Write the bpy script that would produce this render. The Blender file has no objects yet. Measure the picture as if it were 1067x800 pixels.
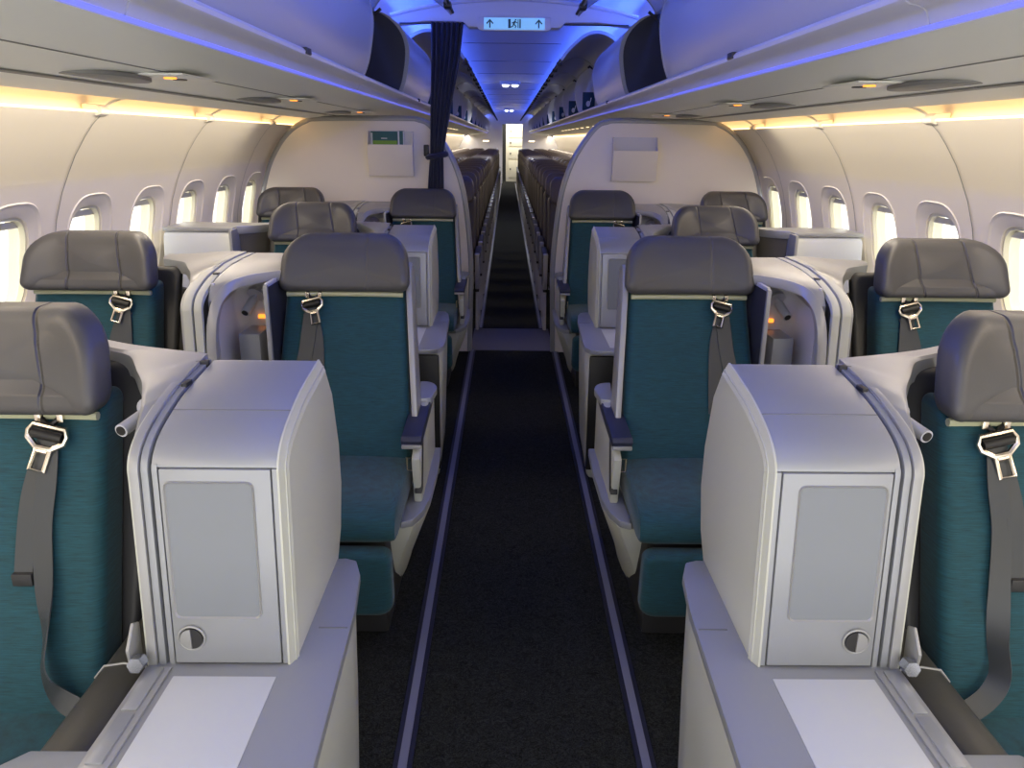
import bpy, bmesh, math, random
from mathutils import Vector, Matrix
random.seed(7)
C = bpy.context.scene.collection
PI = math.pi
ORG = {}          # world origin of each thing, by object name

# ------------------------------------------------------------------ materials
def lin(c):
    return tuple(((v/255)/12.92 if v/255 <= .04045 else ((v/255+.055)/1.055)**2.4) for v in c)
def mat(name, col, rough=.5, metal=0.0, bump=None, sheen=0, coat=0, emit=None, estr=0, spec=.5, streak=None, var=None):
    m = bpy.data.materials.new(name); m.use_nodes = True
    nt = m.node_tree; b = nt.nodes['Principled BSDF']
    L = lin(col)
    b.inputs['Base Color'].default_value = (*L, 1)
    b.inputs['Roughness'].default_value = rough
    b.inputs['Metallic'].default_value = metal
    b.inputs['Specular IOR Level'].default_value = spec
    if sheen: b.inputs['Sheen Weight'].default_value = sheen
    if coat: b.inputs['Coat Weight'].default_value = coat; b.inputs['Coat Roughness'].default_value = .2
    if emit:
        b.inputs['Emission Color'].default_value = (*lin(emit), 1); b.inputs['Emission Strength'].default_value = estr
    if bump or streak or var:
        tc = nt.nodes.new('ShaderNodeTexCoord')
        mp = nt.nodes.new('ShaderNodeMapping'); nt.links.new(tc.outputs['Object'], mp.inputs['Vector'])
        sc = (streak or bump or var)[0]
        mp.inputs['Scale'].default_value = sc if isinstance(sc, tuple) else (sc, sc, sc)
        nz = nt.nodes.new('ShaderNodeTexNoise'); nz.inputs['Scale'].default_value = 1; nz.inputs['Detail'].default_value = 4
        nz.inputs['Roughness'].default_value = .65
        nt.links.new(mp.outputs[0], nz.inputs['Vector'])
        if streak or var:
            lo, hi = (streak or var)[1]
            r = nt.nodes.new('ShaderNodeValToRGB')
            r.color_ramp.elements[0].position = .32; r.color_ramp.elements[1].position = .68
            r.color_ramp.elements[0].color = (*[v*lo for v in L], 1); r.color_ramp.elements[1].color = (*[v*hi for v in L], 1)
            nt.links.new(nz.outputs['Fac'], r.inputs[0]); nt.links.new(r.outputs[0], b.inputs['Base Color'])
        if bump or streak:
            bp = nt.nodes.new('ShaderNodeBump'); bp.inputs['Strength'].default_value = (bump or (0, .35))[1] if bump else .3
            bp.inputs['Distance'].default_value = .002
            nt.links.new(nz.outputs['Fac'], bp.inputs['Height']); nt.links.new(bp.outputs[0], b.inputs['Normal'])
    return m

def leather(name, col, seams, rough=.42, depth=.006, strength=.9):
    """grey leather with stitched vertical seams as fine grooves"""
    m = mat(name, col, rough, bump=(180, .12)); nt = m.node_tree; b = nt.nodes['Principled BSDF']
    tc = nt.nodes.new('ShaderNodeTexCoord'); sp = nt.nodes.new('ShaderNodeSeparateXYZ')
    nt.links.new(tc.outputs['Object'], sp.inputs[0])
    acc = None
    for x0, k in seams:                       # groove along x = x0 + k (z-1.08)
        a = nt.nodes.new('ShaderNodeMath'); a.operation = 'MULTIPLY_ADD'; a.inputs[1].default_value = -k; a.inputs[2].default_value = 1.08*k - x0
        nt.links.new(sp.outputs['Z'], a.inputs[0])
        d = nt.nodes.new('ShaderNodeMath'); d.operation = 'ADD'; nt.links.new(sp.outputs['X'], d.inputs[0]); nt.links.new(a.outputs[0], d.inputs[1])
        ab = nt.nodes.new('ShaderNodeMath'); ab.operation = 'ABSOLUTE'; nt.links.new(d.outputs[0], ab.inputs[0])
        mr = nt.nodes.new('ShaderNodeMapRange'); mr.interpolation_type = 'SMOOTHSTEP'
        mr.inputs['From Min'].default_value = 0; mr.inputs['From Max'].default_value = .006
        nt.links.new(ab.outputs[0], mr.inputs['Value'])
        if acc is None: acc = mr.outputs[0]
        else:
            mn = nt.nodes.new('ShaderNodeMath'); mn.operation = 'MINIMUM'; nt.links.new(acc, mn.inputs[0]); nt.links.new(mr.outputs[0], mn.inputs[1]); acc = mn.outputs[0]
    bp = nt.nodes.new('ShaderNodeBump'); bp.inputs['Strength'].default_value = strength; bp.inputs['Distance'].default_value = depth
    nt.links.new(acc, bp.inputs['Height'])
    old = [n for n in nt.nodes if n.type == 'BUMP' and n is not bp][0]
    nt.links.new(old.outputs[0], bp.inputs['Normal']); nt.links.new(bp.outputs[0], b.inputs['Normal'])
    return m

M = {}
M['wall'] = mat('wall_plastic', (234, 226, 212), .45, bump=(300, .05))
M['psu'] = mat('service_panel_plastic', (224, 226, 220), .4)
M['psudark'] = mat('grille_grey', (120, 121, 120), .5)
M['bin'] = mat('bin_plastic', (205, 205, 210), .35)
M['bindoor'] = mat('bin_door_paint', (172, 173, 182), .33)
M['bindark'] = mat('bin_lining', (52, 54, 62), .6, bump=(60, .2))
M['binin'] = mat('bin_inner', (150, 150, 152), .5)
M['ceil'] = mat('ceiling_plastic', (215, 215, 222), .45)
M['silver'] = mat('console_silver_paint', (150, 153, 158), .36, .25, bump=(500, .04))
M['silver2'] = mat('console_trim_paint', (156, 157, 158), .32, .2)
M['cream'] = mat('console_side_paint', (186, 188, 178), .42)
M['inset'] = mat('table_laminate', (196, 200, 204), .3, var=(3, (.97, 1.0)))
M['panelgrey'] = mat('door_panel_grey', (122, 127, 134), .4)
M['black'] = mat('black_plastic', (16, 16, 18), .45)
M['charcoal'] = mat('charcoal_plastic', (44, 44, 46), .5)
M['wing'] = mat('wing_lining', (88, 84, 78), .55, bump=(250, .1))
M['navywing'] = mat('navy_lining', (40, 42, 54), .6, bump=(250, .1))
M['arm'] = mat('dark_armrest_leather', (58, 57, 54), .42, bump=(220, .1))
M['armnavy'] = mat('armrest_pad', (38, 42, 66), .5, bump=(220, .1))
M['teal'] = mat('teal_fabric', (8, 63, 74), .8, sheen=.15, streak=((26, 26, 520), (.62, 1.4)))
M['leather'] = leather('grey_leather', (74, 73, 75), [(.075, .0)], depth=.003, strength=.45)
M['leather2'] = leather('grey_leather_sidewing', (76, 75, 76), [(-.075, -.12), (.10, -.2)])
M['piping'] = mat('piping_beige', (178, 180, 150), .5)
M['belt'] = mat('belt_webbing', (52, 56, 60), .38, bump=((900, 900, 300), .2))
M['steel'] = mat('buckle_steel', (225, 215, 200), .25, 1.0)
M['chrome'] = mat('lamp_chrome', (180, 184, 196), .25, .9)
M['lampm'] = mat('lamp_satin_silver', (196, 198, 208), .35, .3)
M['trackm'] = mat('track_metal', (120, 122, 140), .4, .2)
M['trackedge'] = mat('track_edge', (22, 24, 44), .5)
M['ecol'] = mat('brown_leather', (54, 45, 44), .45, bump=(200, .1))
M['ecol2'] = mat('brown_headrest_leather', (84, 76, 75), .42, bump=(200, .1))
M['ecometal'] = mat('seat_frame_grey', (165, 164, 166), .4, .3)
M['curtain'] = mat('curtain_navy', (16, 24, 62), .8, sheen=.2, bump=((60, 60, 6), .2))
M['signglow'] = mat('sign_face', (150, 205, 235), .4, emit=(120, 185, 235), estr=.55)
M['green'] = mat('sign_green', (16, 84, 96), .5)
M['placard'] = mat('placard_teal', (16, 62, 88), .5)
M['white'] = mat('white_print', (225, 230, 235), .5)
M['amber'] = mat('amber_lamp', (255, 160, 60), .4, emit=(255, 150, 50), estr=1.6)
M['cove'] = mat('cove_lamp', (255, 225, 170), .4, emit=(255, 212, 150), estr=2.8)
M['led'] = mat('trim_highlight_glow', (150, 160, 255), .4, emit=(118, 124, 255), estr=.42)  # emission imitates a blue highlight on the bin trim, not a lamp
M['ledc'] = mat('bright_lamp', (255, 255, 255), .4, emit=(235, 240, 255), estr=5)
M['warm'] = mat('warm_lamp', (255, 240, 200), .4, emit=(255, 225, 170), estr=3)
M['galley'] = mat('galley_cream', (235, 228, 205), .5, emit=None)
M['brocht'] = mat('brochure_teal', (20, 88, 92), .4)
M['brochg'] = mat('brochure_green', (110, 160, 40), .4)
M['shade'] = mat('window_shade', (226, 222, 200), .5)
M['winframe'] = mat('window_bezel', (230, 226, 200), .4)

def carpet():
    m = bpy.data.materials.new('dark_carpet'); m.use_nodes = True; nt = m.node_tree; b = nt.nodes['Principled BSDF']
    b.inputs['Roughness'].default_value = .95; b.inputs['Specular IOR Level'].default_value = .1
    tc = nt.nodes.new('ShaderNodeTexCoord')
    n1 = nt.nodes.new('ShaderNodeTexNoise'); n1.inputs['Scale'].default_value = 260; n1.inputs['Detail'].default_value = 2
    n2 = nt.nodes.new('ShaderNodeTexNoise'); n2.inputs['Scale'].default_value = 45; n2.inputs['Detail'].default_value = 3; n2.inputs['Distortion'].default_value = 2.5
    for n in (n1, n2): nt.links.new(tc.outputs['Object'], n.inputs['Vector'])
    mx = nt.nodes.new('ShaderNodeMath'); mx.operation = 'MULTIPLY'; nt.links.new(n1.outputs['Fac'], mx.inputs[0]); nt.links.new(n2.outputs['Fac'], mx.inputs[1])
    r = nt.nodes.new('ShaderNodeValToRGB'); r.color_ramp.elements[0].position = .14; r.color_ramp.elements[1].position = .42
    r.color_ramp.elements[0].color = (*lin((17, 18, 17)), 1); r.color_ramp.elements[1].color = (*lin((52, 54, 51)), 1)
    nt.links.new(mx.outputs[0], r.inputs[0]); nt.links.new(r.outputs[0], b.inputs['Base Color'])
    bp = nt.nodes.new('ShaderNodeBump'); bp.inputs['Strength'].default_value = .5; bp.inputs['Distance'].default_value = .003
    nt.links.new(n1.outputs['Fac'], bp.inputs['Height']); nt.links.new(bp.outputs[0], b.inputs['Normal'])
    return m
M['carpet'] = carpet()
def glass():
    m = bpy.data.materials.new('window_glass'); m.use_nodes = True; nt = m.node_tree
    nt.nodes.remove(nt.nodes['Principled BSDF'])
    t = nt.nodes.new('ShaderNodeBsdfTransparent'); t.inputs[0].default_value = (.97, .98, .96, 1)
    g = nt.nodes.new('ShaderNodeBsdfGlossy'); g.inputs['Roughness'].default_value = .05
    mx = nt.nodes.new('ShaderNodeMixShader'); mx.inputs[0].default_value = .06
    nt.links.new(t.outputs[0], mx.inputs[1]); nt.links.new(g.outputs[0], mx.inputs[2])
    nt.links.new(mx.outputs[0], nt.nodes['Material Output'].inputs[0])
    return m
M['glass'] = glass()

# ------------------------------------------------------------------ mesh tools
class MB:
    def __init__(s): s.v = []; s.f = []
    def add(s, vs, fs):
        n = len(s.v); s.v += [tuple(p) for p in vs]; s.f += [tuple(i+n for i in f) for f in fs]; return s
    def box(s, x0, x1, y0, y1, z0, z1):
        return s.add([(x, y, z) for x in (x0, x1) for y in (y0, y1) for z in (z0, z1)],
                     [(0, 1, 3, 2), (4, 6, 7, 5), (0, 4, 5, 1), (2, 3, 7, 6), (0, 2, 6, 4), (1, 5, 7, 3)])
    def prism(s, pts, axis, lo, hi):
        """extrude a 2-D outline along an axis; pts are the other two coordinates in xyz order"""
        def p3(p, w):
            return {'x': (w, p[0], p[1]), 'y': (p[0], w, p[1]), 'z': (p[0], p[1], w)}[axis]
        n = len(pts)
        vs = [p3(p, lo) for p in pts] + [p3(p, hi) for p in pts]
        fs = [tuple(range(n)), tuple(range(2*n-1, n-1, -1))] + [(i, (i+1) % n, n+(i+1) % n, n+i) for i in range(n)]
        return s.add(vs, fs)
    def loft(s, rings, cap=True, closed=True):
        n = len(rings[0]); vs = [p for r in rings for p in r]; fs = []
        for k in range(len(rings)-1):
            for i in range(n if closed else n-1):
                j = (i+1) % n
                fs.append((k*n+i, k*n+j, (k+1)*n+j, (k+1)*n+i))
        if cap: fs += [tuple(range(n)), tuple(range((len(rings)-1)*n+n-1, (len(rings)-1)*n-1, -1))]
        return s.add(vs, fs)
    def tube(s, path, r, n=8, closed=False):
        P = [Vector(p) for p in path]; rings = []; u = None
        for i, p in enumerate(P):
            a = P[i-1] if (i > 0 or closed) else P[i]; b = P[(i+1) % len(P)] if (i < len(P)-1 or closed) else P[i]
            t = (b-a).normalized()
            if u is None:
                up = Vector((0, 0, 1)) if abs(t.z) < .9 else Vector((0, 1, 0))
                u = t.cross(up).normalized()
            else:
                u = (u-t*u.dot(t)).normalized()
            w = t.cross(u)
            rr = r[i] if isinstance(r, (list, tuple)) else r
            rings.append([tuple(p+(u*math.cos(k*2*PI/n)+w*math.sin(k*2*PI/n))*rr) for k in range(n)])
        if closed: rings.append(rings[0])
        return s.loft(rings, cap=not closed)
    def ribbon(s, path, width, thick=.0025, side=(1, 0, 0)):
        """flat strap: path of (x,y,z[,twist]) with the width along `side`"""
        rings = []; P = [Vector(p[:3]) for p in path]
        for i, p in enumerate(P):
            a = P[max(i-1, 0)]; b = P[min(i+1, len(P)-1)]; t = (b-a).normalized()
            sd = Vector(side)
            if len(path[i]) > 3: sd = Matrix.Rotation(path[i][3], 3, t) @ sd
            u = (sd - t*sd.dot(t)).normalized(); w = t.cross(u)
            rings.append([tuple(p+u*width/2*e+w*thick/2*g) for e, g in ((-1, -1), (1, -1), (1, 1), (-1, 1))])
        return s.loft(rings)
    def disc(s, c, d, r, h, n=20):
        d = Vector(d).normalized(); c = Vector(c)
        return s.tube([c, c+d*h], r, n)
    def build(s, name, m, parent=None, bevel=0, seg=2, ang=35, loc=None, weld=True, sharp=38):
        root = parent
        while root is not None and root.parent is not None: root = root.parent
        o = Vector(ORG[root.name]) if root is not None else Vector(loc or (0, 0, 0))
        me = bpy.data.meshes.new(name)
        bm = bmesh.new()
        vs = [bm.verts.new(Vector(p)-o) for p in s.v]
        for f in s.f:
            try: bm.faces.new([vs[i] for i in f])
            except ValueError: pass
        if weld: bmesh.ops.remove_doubles(bm, verts=bm.verts, dist=1e-5)
        bmesh.ops.recalc_face_normals(bm, faces=bm.faces)
        if bevel:
            ed = [e for e in bm.edges if len(e.link_faces) == 2 and e.calc_face_angle(0) > math.radians(ang)]
            bmesh.ops.bevel(bm, geom=ed, offset=bevel, segments=seg, profile=.6, affect='EDGES', clamp_overlap=True)
        bm.to_mesh(me); bm.free()
        me.materials.append(m)
        me.shade_smooth(); me.set_sharp_from_angle(angle=math.radians(sharp))
        ob = bpy.data.objects.new(name, me); C.objects.link(ob)
        if parent is not None: ob.parent = parent
        else: ob.location = o; ORG[ob.name] = tuple(o)
        return ob

def tag(o, label, cat, group=None, kind=None):
    o['label'] = label; o['category'] = cat
    if group: o['group'] = group
    if kind: o['kind'] = kind
    return o
def thing(name, loc, label, cat, group=None, kind=None):
    o = bpy.data.objects.new(name, None); C.objects.link(o); o.location = loc; o.empty_display_size = .1
    ORG[o.name] = tuple(loc)
    return tag(o, label, cat, group, kind)
def dup(root, loc, label):
    def cp(o, par):
        c = o.copy(); C.objects.link(c)
        if par is not None: c.parent = par
        for ch in kids.get(o, ()): cp(ch, c)
        return c
    kids = {}
    st = [root]
    while st:
        o = st.pop()
        kids[o] = list(o.children); st += kids[o]
    c = cp(root, None); c.location = loc; c['label'] = label; ORG[c.name] = tuple(loc)
    return c
def rrect(w, h, rt, rb=None, n=6, cx=0, cz=0, taper=0):
    """rounded rectangle outline, top radius rt, bottom radius rb; taper widens the bottom"""
    rb = rt if rb is None else rb; pts = []
    for (sx, sz, r, a0) in ((1, 1, rt, 0), (-1, 1, rt, PI/2), (-1, -1, rb, PI), (1, -1, rb, 1.5*PI)):
        for k in range(n+1):
            a = a0+k*PI/2/n
            x = sx*(w/2-r)+r*math.cos(a); z = sz*(h/2-r)+r*math.sin(a)
            x *= 1+taper*(h/2-z)/h
            pts.append((cx+x, cz+z))
    return pts
def puff(outline, y0, y1, r, fn=lambda x, y, z: (x, y, z), bulge=.0, n=5, cx=None, cz=None):
    """a cushion: outline in xz, front at y0 (rounded by r, bulged), back at y1"""
    mb = MB()
    cx = sum(p[0] for p in outline)/len(outline) if cx is None else cx
    cz = (max(p[1] for p in outline)+min(p[1] for p in outline))/2 if cz is None else cz
    w = max(p[0] for p in outline)-min(p[0] for p in outline); h = max(p[1] for p in outline)-min(p[1] for p in outline)
    rings = []
    def ring(ins, y):
        sx = (w-2*ins)/w; sz = (h-2*ins)/h
        return [fn(cx+(p[0]-cx)*sx, y, cz+(p[1]-cz)*sz) for p in outline]
    def ringk(k, y): return [fn(cx+(p[0]-cx)*k*(w-2*r)/w, y, cz+(p[1]-cz)*k*(h-2*r)/h) for p in outline]
    for k in (.02, .3, .55, .8, .93): rings.append(ringk(k, y0-bulge*(1-k**2.2)))
    for i in range(n+1):
        a = i*PI/2/n; rings.append(ring(r*(1-math.sin(a)), y0+r*(1-math.cos(a))))
    r2 = min(r, (y1-y0)*.4)
    for i in range(n+1):
        a = i*PI/2/n; rings.append(ring(r2*(1-math.cos(a)), y1-r2*(1-math.sin(a))))
    return mb.loft(rings)
def arc(c, r, a0, a1, n=8):
    return [(c[0]+r*math.cos(a0+(a1-a0)*i/n), c[1]+r*math.sin(a0+(a1-a0)*i/n)) for i in range(n+1)]
def smooth_path(pts, n=4):
    """Catmull-Rom through points"""
    dim = max(len(p) for p in pts); P = [Vector(tuple(p)+(0,)*(dim-len(p))) for p in pts]; out = []
    for i in range(len(P)-1):
        p0 = P[max(i-1, 0)]; p1 = P[i]; p2 = P[i+1]; p3 = P[min(i+2, len(P)-1)]
        for k in range(n):
            t = k/n
            out.append(tuple(.5*((2*p1)+(p2-p0)*t+(2*p0-5*p1+4*p2-p3)*t*t+(3*p1-p0-3*p2+p3)*t**3)))
    out.append(tuple(P[-1])); return out
SIDE = {-1: 'left', 1: 'right'}
ORD = ['first', 'second', 'third', 'fourth', 'fifth', 'sixth', 'seventh', 'eighth', 'ninth', 'tenth', 'eleventh', 'twelfth', 'thirteenth', 'fourteenth',
       'fifteenth', 'sixteenth', 'seventeenth', 'eighteenth', 'nineteenth', 'twentieth', 'twenty-first', 'twenty-second', 'twenty-third', 'twenty-fourth',
       'twenty-fifth', 'twenty-sixth', 'twenty-seventh', 'twenty-eighth', 'twenty-ninth', 'thirtieth']
Y0, YEND, YPART = -.55, 28.6, 5.56      # open front of the cabin, aft wall, class divider

# ------------------------------------------------------------------ room shell
fl = MB().box(-1.66, 1.66, Y0, YEND+3, -.05, 0).build('floor', M['carpet']); tag(fl, 'dark speckled carpet floor of the cabin', 'floor', kind='structure')
for X, nm, lb in ((-.288, 'trim_1', 'metal floor track along the left edge of the aisle'), (.324, 'trim_2', 'metal floor track along the right edge of the aisle')):
    t = thing(nm, (X, 0, 0), lb, 'floor track', kind='structure')
    MB().box(X-.024, X+.024, Y0, YPART+.03, .0, .004).build('track_edge', M['trackedge'], t)
    MB().box(X-.011, X+.011, Y0, YPART+.03, .003, .007).build('track_strip', M['trackm'], t)
for s, nm in ((-1, 'trim_3'), (1, 'trim_4')):
    X = s*.25
    t = thing(nm, (X, 6.2, 0), 'metal floor track on the %s of the aisle between the brown seats' % SIDE[s], 'floor track', kind='structure')
    MB().box(X-.018, X+.018, 6.3, YEND, .0, .004).build('track_edge', M['trackedge'], t)
    MB().box(X-.01, X+.01, 6.3, YEND, .003, .007).build('track_strip', M['trackm'], t)

th = MB().box(-.30, .31, YPART+.03, 6.28, -.01, .004).build('trim_9', mat('threshold_vinyl', (92, 92, 98), .6)); tag(th, 'grey threshold strip on the aisle floor between the partitions', 'threshold', kind='structure')
WALLP = [(1.60, 0), (1.72, .2), (1.80, .5), (1.825, .72), (1.82, .9), (1.797, 1.05), (1.762, 1.19), (1.725, 1.29), (1.69, 1.36), (1.655, 1.425), (1.61, 1.49), (1.57, 1.54), (1.525, 1.58)]
def wall_a(z):
    for (a0, z0), (a1, z1) in zip(WALLP, WALLP[1:]):
        if z <= z1: return a0+(a1-a0)*(z-z0)/(z1-z0)
    return WALLP[-1][0]
WP = .54; WZ = 1.045
wins = [2.76+WP*k for k in range(-5, 47)]
def oval(hw, hh, n=40, e=3.2):
    return [(math.copysign(abs(math.cos(t))**(2/e), math.cos(t))*hw, math.copysign(abs(math.sin(t))**(2/e), math.sin(t))*hh) for t in (2*PI*i/n for i in range(n))]
def build_wall(s):
    mb = MB()
    zlo, zhi = WZ-.29, WZ+.29
    wy0, wy1 = wins[0]-WP/2, wins[-1]+WP/2
    low = [p for p in WALLP if p[1] < zlo-.01]+[(wall_a(zlo), zlo)]
    hi = [(wall_a(zhi), zhi)]+[p for p in WALLP if p[1] > zhi+.01]
    for pr in (low, hi):
        mb.loft([[(s*a, y, z) for a, z in pr] for y in (wy0, wy1)], cap=False, closed=False)
    mb.loft([[(s*a, y, z) for a, z in WALLP] for y in (Y0, wy0)], cap=False, closed=False)
    mb.loft([[(s*a, y, z) for a, z in WALLP] for y in (wy1, YEND+3)], cap=False, closed=False)
    for yc in wins:
        def surf(p, d): z = WZ+p[1]; return (s*(wall_a(z)+d), yc+p[0], z)
        o1 = oval(.185, .228); o1b = oval(.180, .223); o2 = oval(.172, .214); o3 = oval(.152, .192); o4 = oval(.136, .176)
        rect = []
        for (cx, cz) in o1:
            k = min(WP/2/abs(cx) if abs(cx) > 1e-6 else 9e9, .29/abs(cz) if abs(cz) > 1e-6 else 9e9)
            rect.append((cx*k, cz*k))
        # put exact corners in
        for sx in (-1, 1):
            for sz in (-1, 1):
                i = min(range(len(rect)), key=lambda j: (rect[j][0]-sx*WP/2)**2+(rect[j][1]-sz*.29)**2); rect[i] = (sx*WP/2, sz*.29)
        mid = [((a[0]+b[0])/2, (a[1]+b[1])/2) for a, b in zip(rect, o1)]
        rings = [[surf(p, 0) for p in rect], [surf(p, 0) for p in mid], [surf(p, 0) for p in o1], [surf(p, -.004) for p in o1b], [surf(p, .002) for p in o2], [surf(p, .008) for p in o3], [surf(p, .016) for p in o4], [surf(p, .09) for p in o4]]
        mb.loft(rings, cap=False)
    w = mb.build('wall_'+SIDE[s], M['wall'], sharp=13); tag(w, 'curved white %s side wall of the cabin pierced by a row of windows' % SIDE[s], 'wall', kind='structure')
    # panel joints: fine dark lines where two wall panels meet
    for k in range(-1, 5):
        y = 2.76+WP/2+2*WP*k
        MB().loft([[(s*(a-.0045), y+d, z) for a, z in WALLP if z > .3] for d in (-.0025, .0025)], cap=False, closed=False).build('panel_joint', M['psudark'], w)
    return w
for s in (-1, 1): build_wall(s)
wn = 0
proto = {}
for s in (-1, 1):
    for i, yc in enumerate(wins):
        if yc > YEND: continue
        wn += 1
        z = WZ; a = wall_a(z)
        lab = '%s wall cabin window, %s aft from the cabin front' % (SIDE[s], ORD[i] if i < len(ORD) else 'number %d' % (i+1))
        if s not in proto:
            t = thing('window_%d' % wn, (s*a, yc, z), lab, 'window', 'windows in the %s wall' % SIDE[s], 'structure')
            def sf(p, d): zz = WZ+p[1]; return (s*(wall_a(zz)+d), yc+p[0], zz)
            o4 = oval(.142, .182); o5 = oval(.126, .166); o6 = oval(.122, .162)
            MB().loft([[sf(p, .026) for p in o4], [sf(p, .022) for p in o5], [sf(p, .040) for p in o6], [sf(p, .05) for p in o4]], cap=False).build('window_frame', M['winframe'], t)
            MB().loft([[sf(p, .042) for p in o5], [sf(p, .046) for p in o5]]).build('pane', M['glass'], t)
            sh = MB().loft([[sf((-.112, zz), .039), sf((.112, zz), .039)] for zz in (.132, .145, .158)], cap=False, closed=False)
            sh.add([sf(p, .0375) for p in ((-.11, .132), (.11, .132), (.11, .138), (-.11, .138))], [(0, 1, 2, 3)])
            sh.build('shade', M['shade'], t)
            proto[s] = t
        else:
            t = dup(proto[s], (s*a, yc, z), lab); t.name = 'window_%d' % wn

# underside of the bins: service channel, cove and its lamp
PSU = [(.735, 1.70), (.75, 1.692), (.95, 1.672), (1.20, 1.644), (1.39, 1.622), (1.402, 1.63), (1.405, 1.70)]
COVE = [(1.405, 1.70), (1.43, 1.725), (1.51, 1.72), (1.575, 1.67), (1.59, 1.62), (1.586, 1.575)]
for s in (-1, 1):
    p = MB().loft([[(s*a, y, z) for a, z in PSU] for y in (Y0, YEND)], cap=False, closed=False).build('trim_%d' % (6+s), M['psu'])
    tag(p, 'long pale grey service channel under the %s overhead bins' % SIDE[s], 'service channel', kind='structure')
    for a, z in ((1.205, 1.6415), (.985, 1.6675)):
        MB().box(s*a-.003, s*a+.003, Y0, YPART, z-.001, z+.004).build('groove', M['psudark'], p)
    MB().loft([[(s*a, y, z) for a, z in ((1.195, 1.6425), (1.222, 1.6385), (1.228, 1.639))] for y in (Y0, YPART-.2)], cap=False, closed=False).build('seam_strip', M['psudark'], p)
    c = MB().loft([[(s*a, y, z) for a, z in COVE] for y in (Y0, YEND)], cap=False, closed=False).build('trim_%d' % (11+s), M['wall'])
    tag(c, 'light cove along the top of the %s side wall' % SIDE[s], 'cove', kind='structure')
    t = thing('cove_light', (s*1.53, Y0, 1.58), 'warm strip lamp along the top edge of the %s side wall' % SIDE[s], 'strip light', 'cove lamps')
    MB().loft([[(s*a, y, z) for a, z in ((1.525, 1.578), (1.529, 1.586), (1.584, 1.586), (1.584, 1.576))] for y in (Y0, YEND)]).build('diffuser', M['cove'], t)
    for k in range(-1, 6):                     # brackets across the cove at every second panel joint
        y = 2.76+WP/2+2*WP*k
        MB().prism([(s*1.512, 1.574), (s*1.507, 1.587), (s*1.527, 1.606), (s*1.582, 1.61), (s*1.582, 1.574), (s*1.532, 1.566)], 'y', y-.035, y+.035).build('bracket', M['wall'], c, bevel=.006)
        MB().tube([(s*p[0], y+p[2], p[1]) for p in smooth_path([(1.528, 1.60, .03), (1.50, 1.622, .05), (1.46, 1.638, .12), (1.40, 1.632, .30)], 3)], .006, 6).build('cove_rib', M['psu'], c)
# reading-light and grille units in the channel
for s in (-1, 1):
    for i, y in enumerate((1.08, 2.38, 3.72, 5.35)):
        z = 1.664
        t = thing('service_unit', (s*1.05, y, z), 'overhead reading lamp unit with amber light, %s side, %s unit from the camera' % (SIDE[s], ORD[i]), 'reading light unit', 'service units under the bins')
        MB().box(s*1.0-.075, s*1.0+.075, y-.10, y+.16, z-.006, z).build('panel', M['psu'], t, bevel=.003)
        MB().disc((s*1.0, y, z-.010), (0, 0, 1), .017, .008, 16).build('lamp', M['amber'], t)
        MB().disc((s*1.0, y+.07, z-.009), (0, 0, 1), .02, .007, 16).build('nozzle', M['charcoal'], t)
        MB().prism([(s*1.13+.085*math.cos(a)*1.0, y-.10+.20*math.sin(a)) for a in (2*PI*k/28 for k in range(28))], 'z', z-.017, z-.004).build('grille', M['psudark'], t, bevel=.004)

for s in (-1, 1):
    first = None
    for i in range(12):
        y = 6.5+.765*i; z = 1.664
        lb = 'small warm reading lamp unit above the brown seats on the %s, %s behind the partition' % (SIDE[s], ORD[i])
        if first is None:
            t = first = thing('service_unit', (s*1.0, y, z), lb, 'reading light unit', 'service units above the brown seats')
            MB().box(s*1.0-.07, s*1.0+.07, y-.09, y+.09, z-.006, z).build('panel', M['psu'], t, bevel=.003)
            MB().disc((s*.97, y, z-.011), (0, 0, 1), .018, .008, 16).build('lamp', M['warm'], t)
        else: dup(first, (s*1.0, y, z), lb)

# ceiling, blue lit from both sides
CP = [(-.96, 2.285), (-.965, 2.37), (-.86, 2.45), (-.62, 2.46), (-.5, 2.42), (-.25, 2.44), (0, 2.445), (.25, 2.44), (.5, 2.42), (.62, 2.46), (.86, 2.45), (.965, 2.37), (.96, 2.285)]
ce = MB().loft([[(a, y, z) for a, z in CP] for y in (Y0, 2.0, YPART, 14, YEND+.2)], cap=False, closed=False).build('ceiling', M['ceil']); tag(ce, 'smooth ceiling washed in blue light above the aisle', 'ceiling', kind='structure')
for y in [6.6+1.9*k for k in range(12)]:
    MB().box(-.5, .5, y-.004, y+.004, 2.418, 2.424).build('panel_joint', M['psudark'], ce)
for y, nm in ((14.2, 'nearer'), (26.5, 'farther')):
    t = thing('ceiling_lamp', (0, y, 2.41), 'small bright twin spot lamp on the blue ceiling, the %s one' % nm, 'ceiling lamp', 'twin ceiling lamps')
    MB().box(-.17, .17, y-.09, y+.09, 2.385, 2.44).build('housing', M['bin'], t, bevel=.01)
    for x in (-.08, .08): MB().disc((x, y, 2.388), (0, -.35, -1), .055, .02).build('spot', M['ledc'], t)

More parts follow.
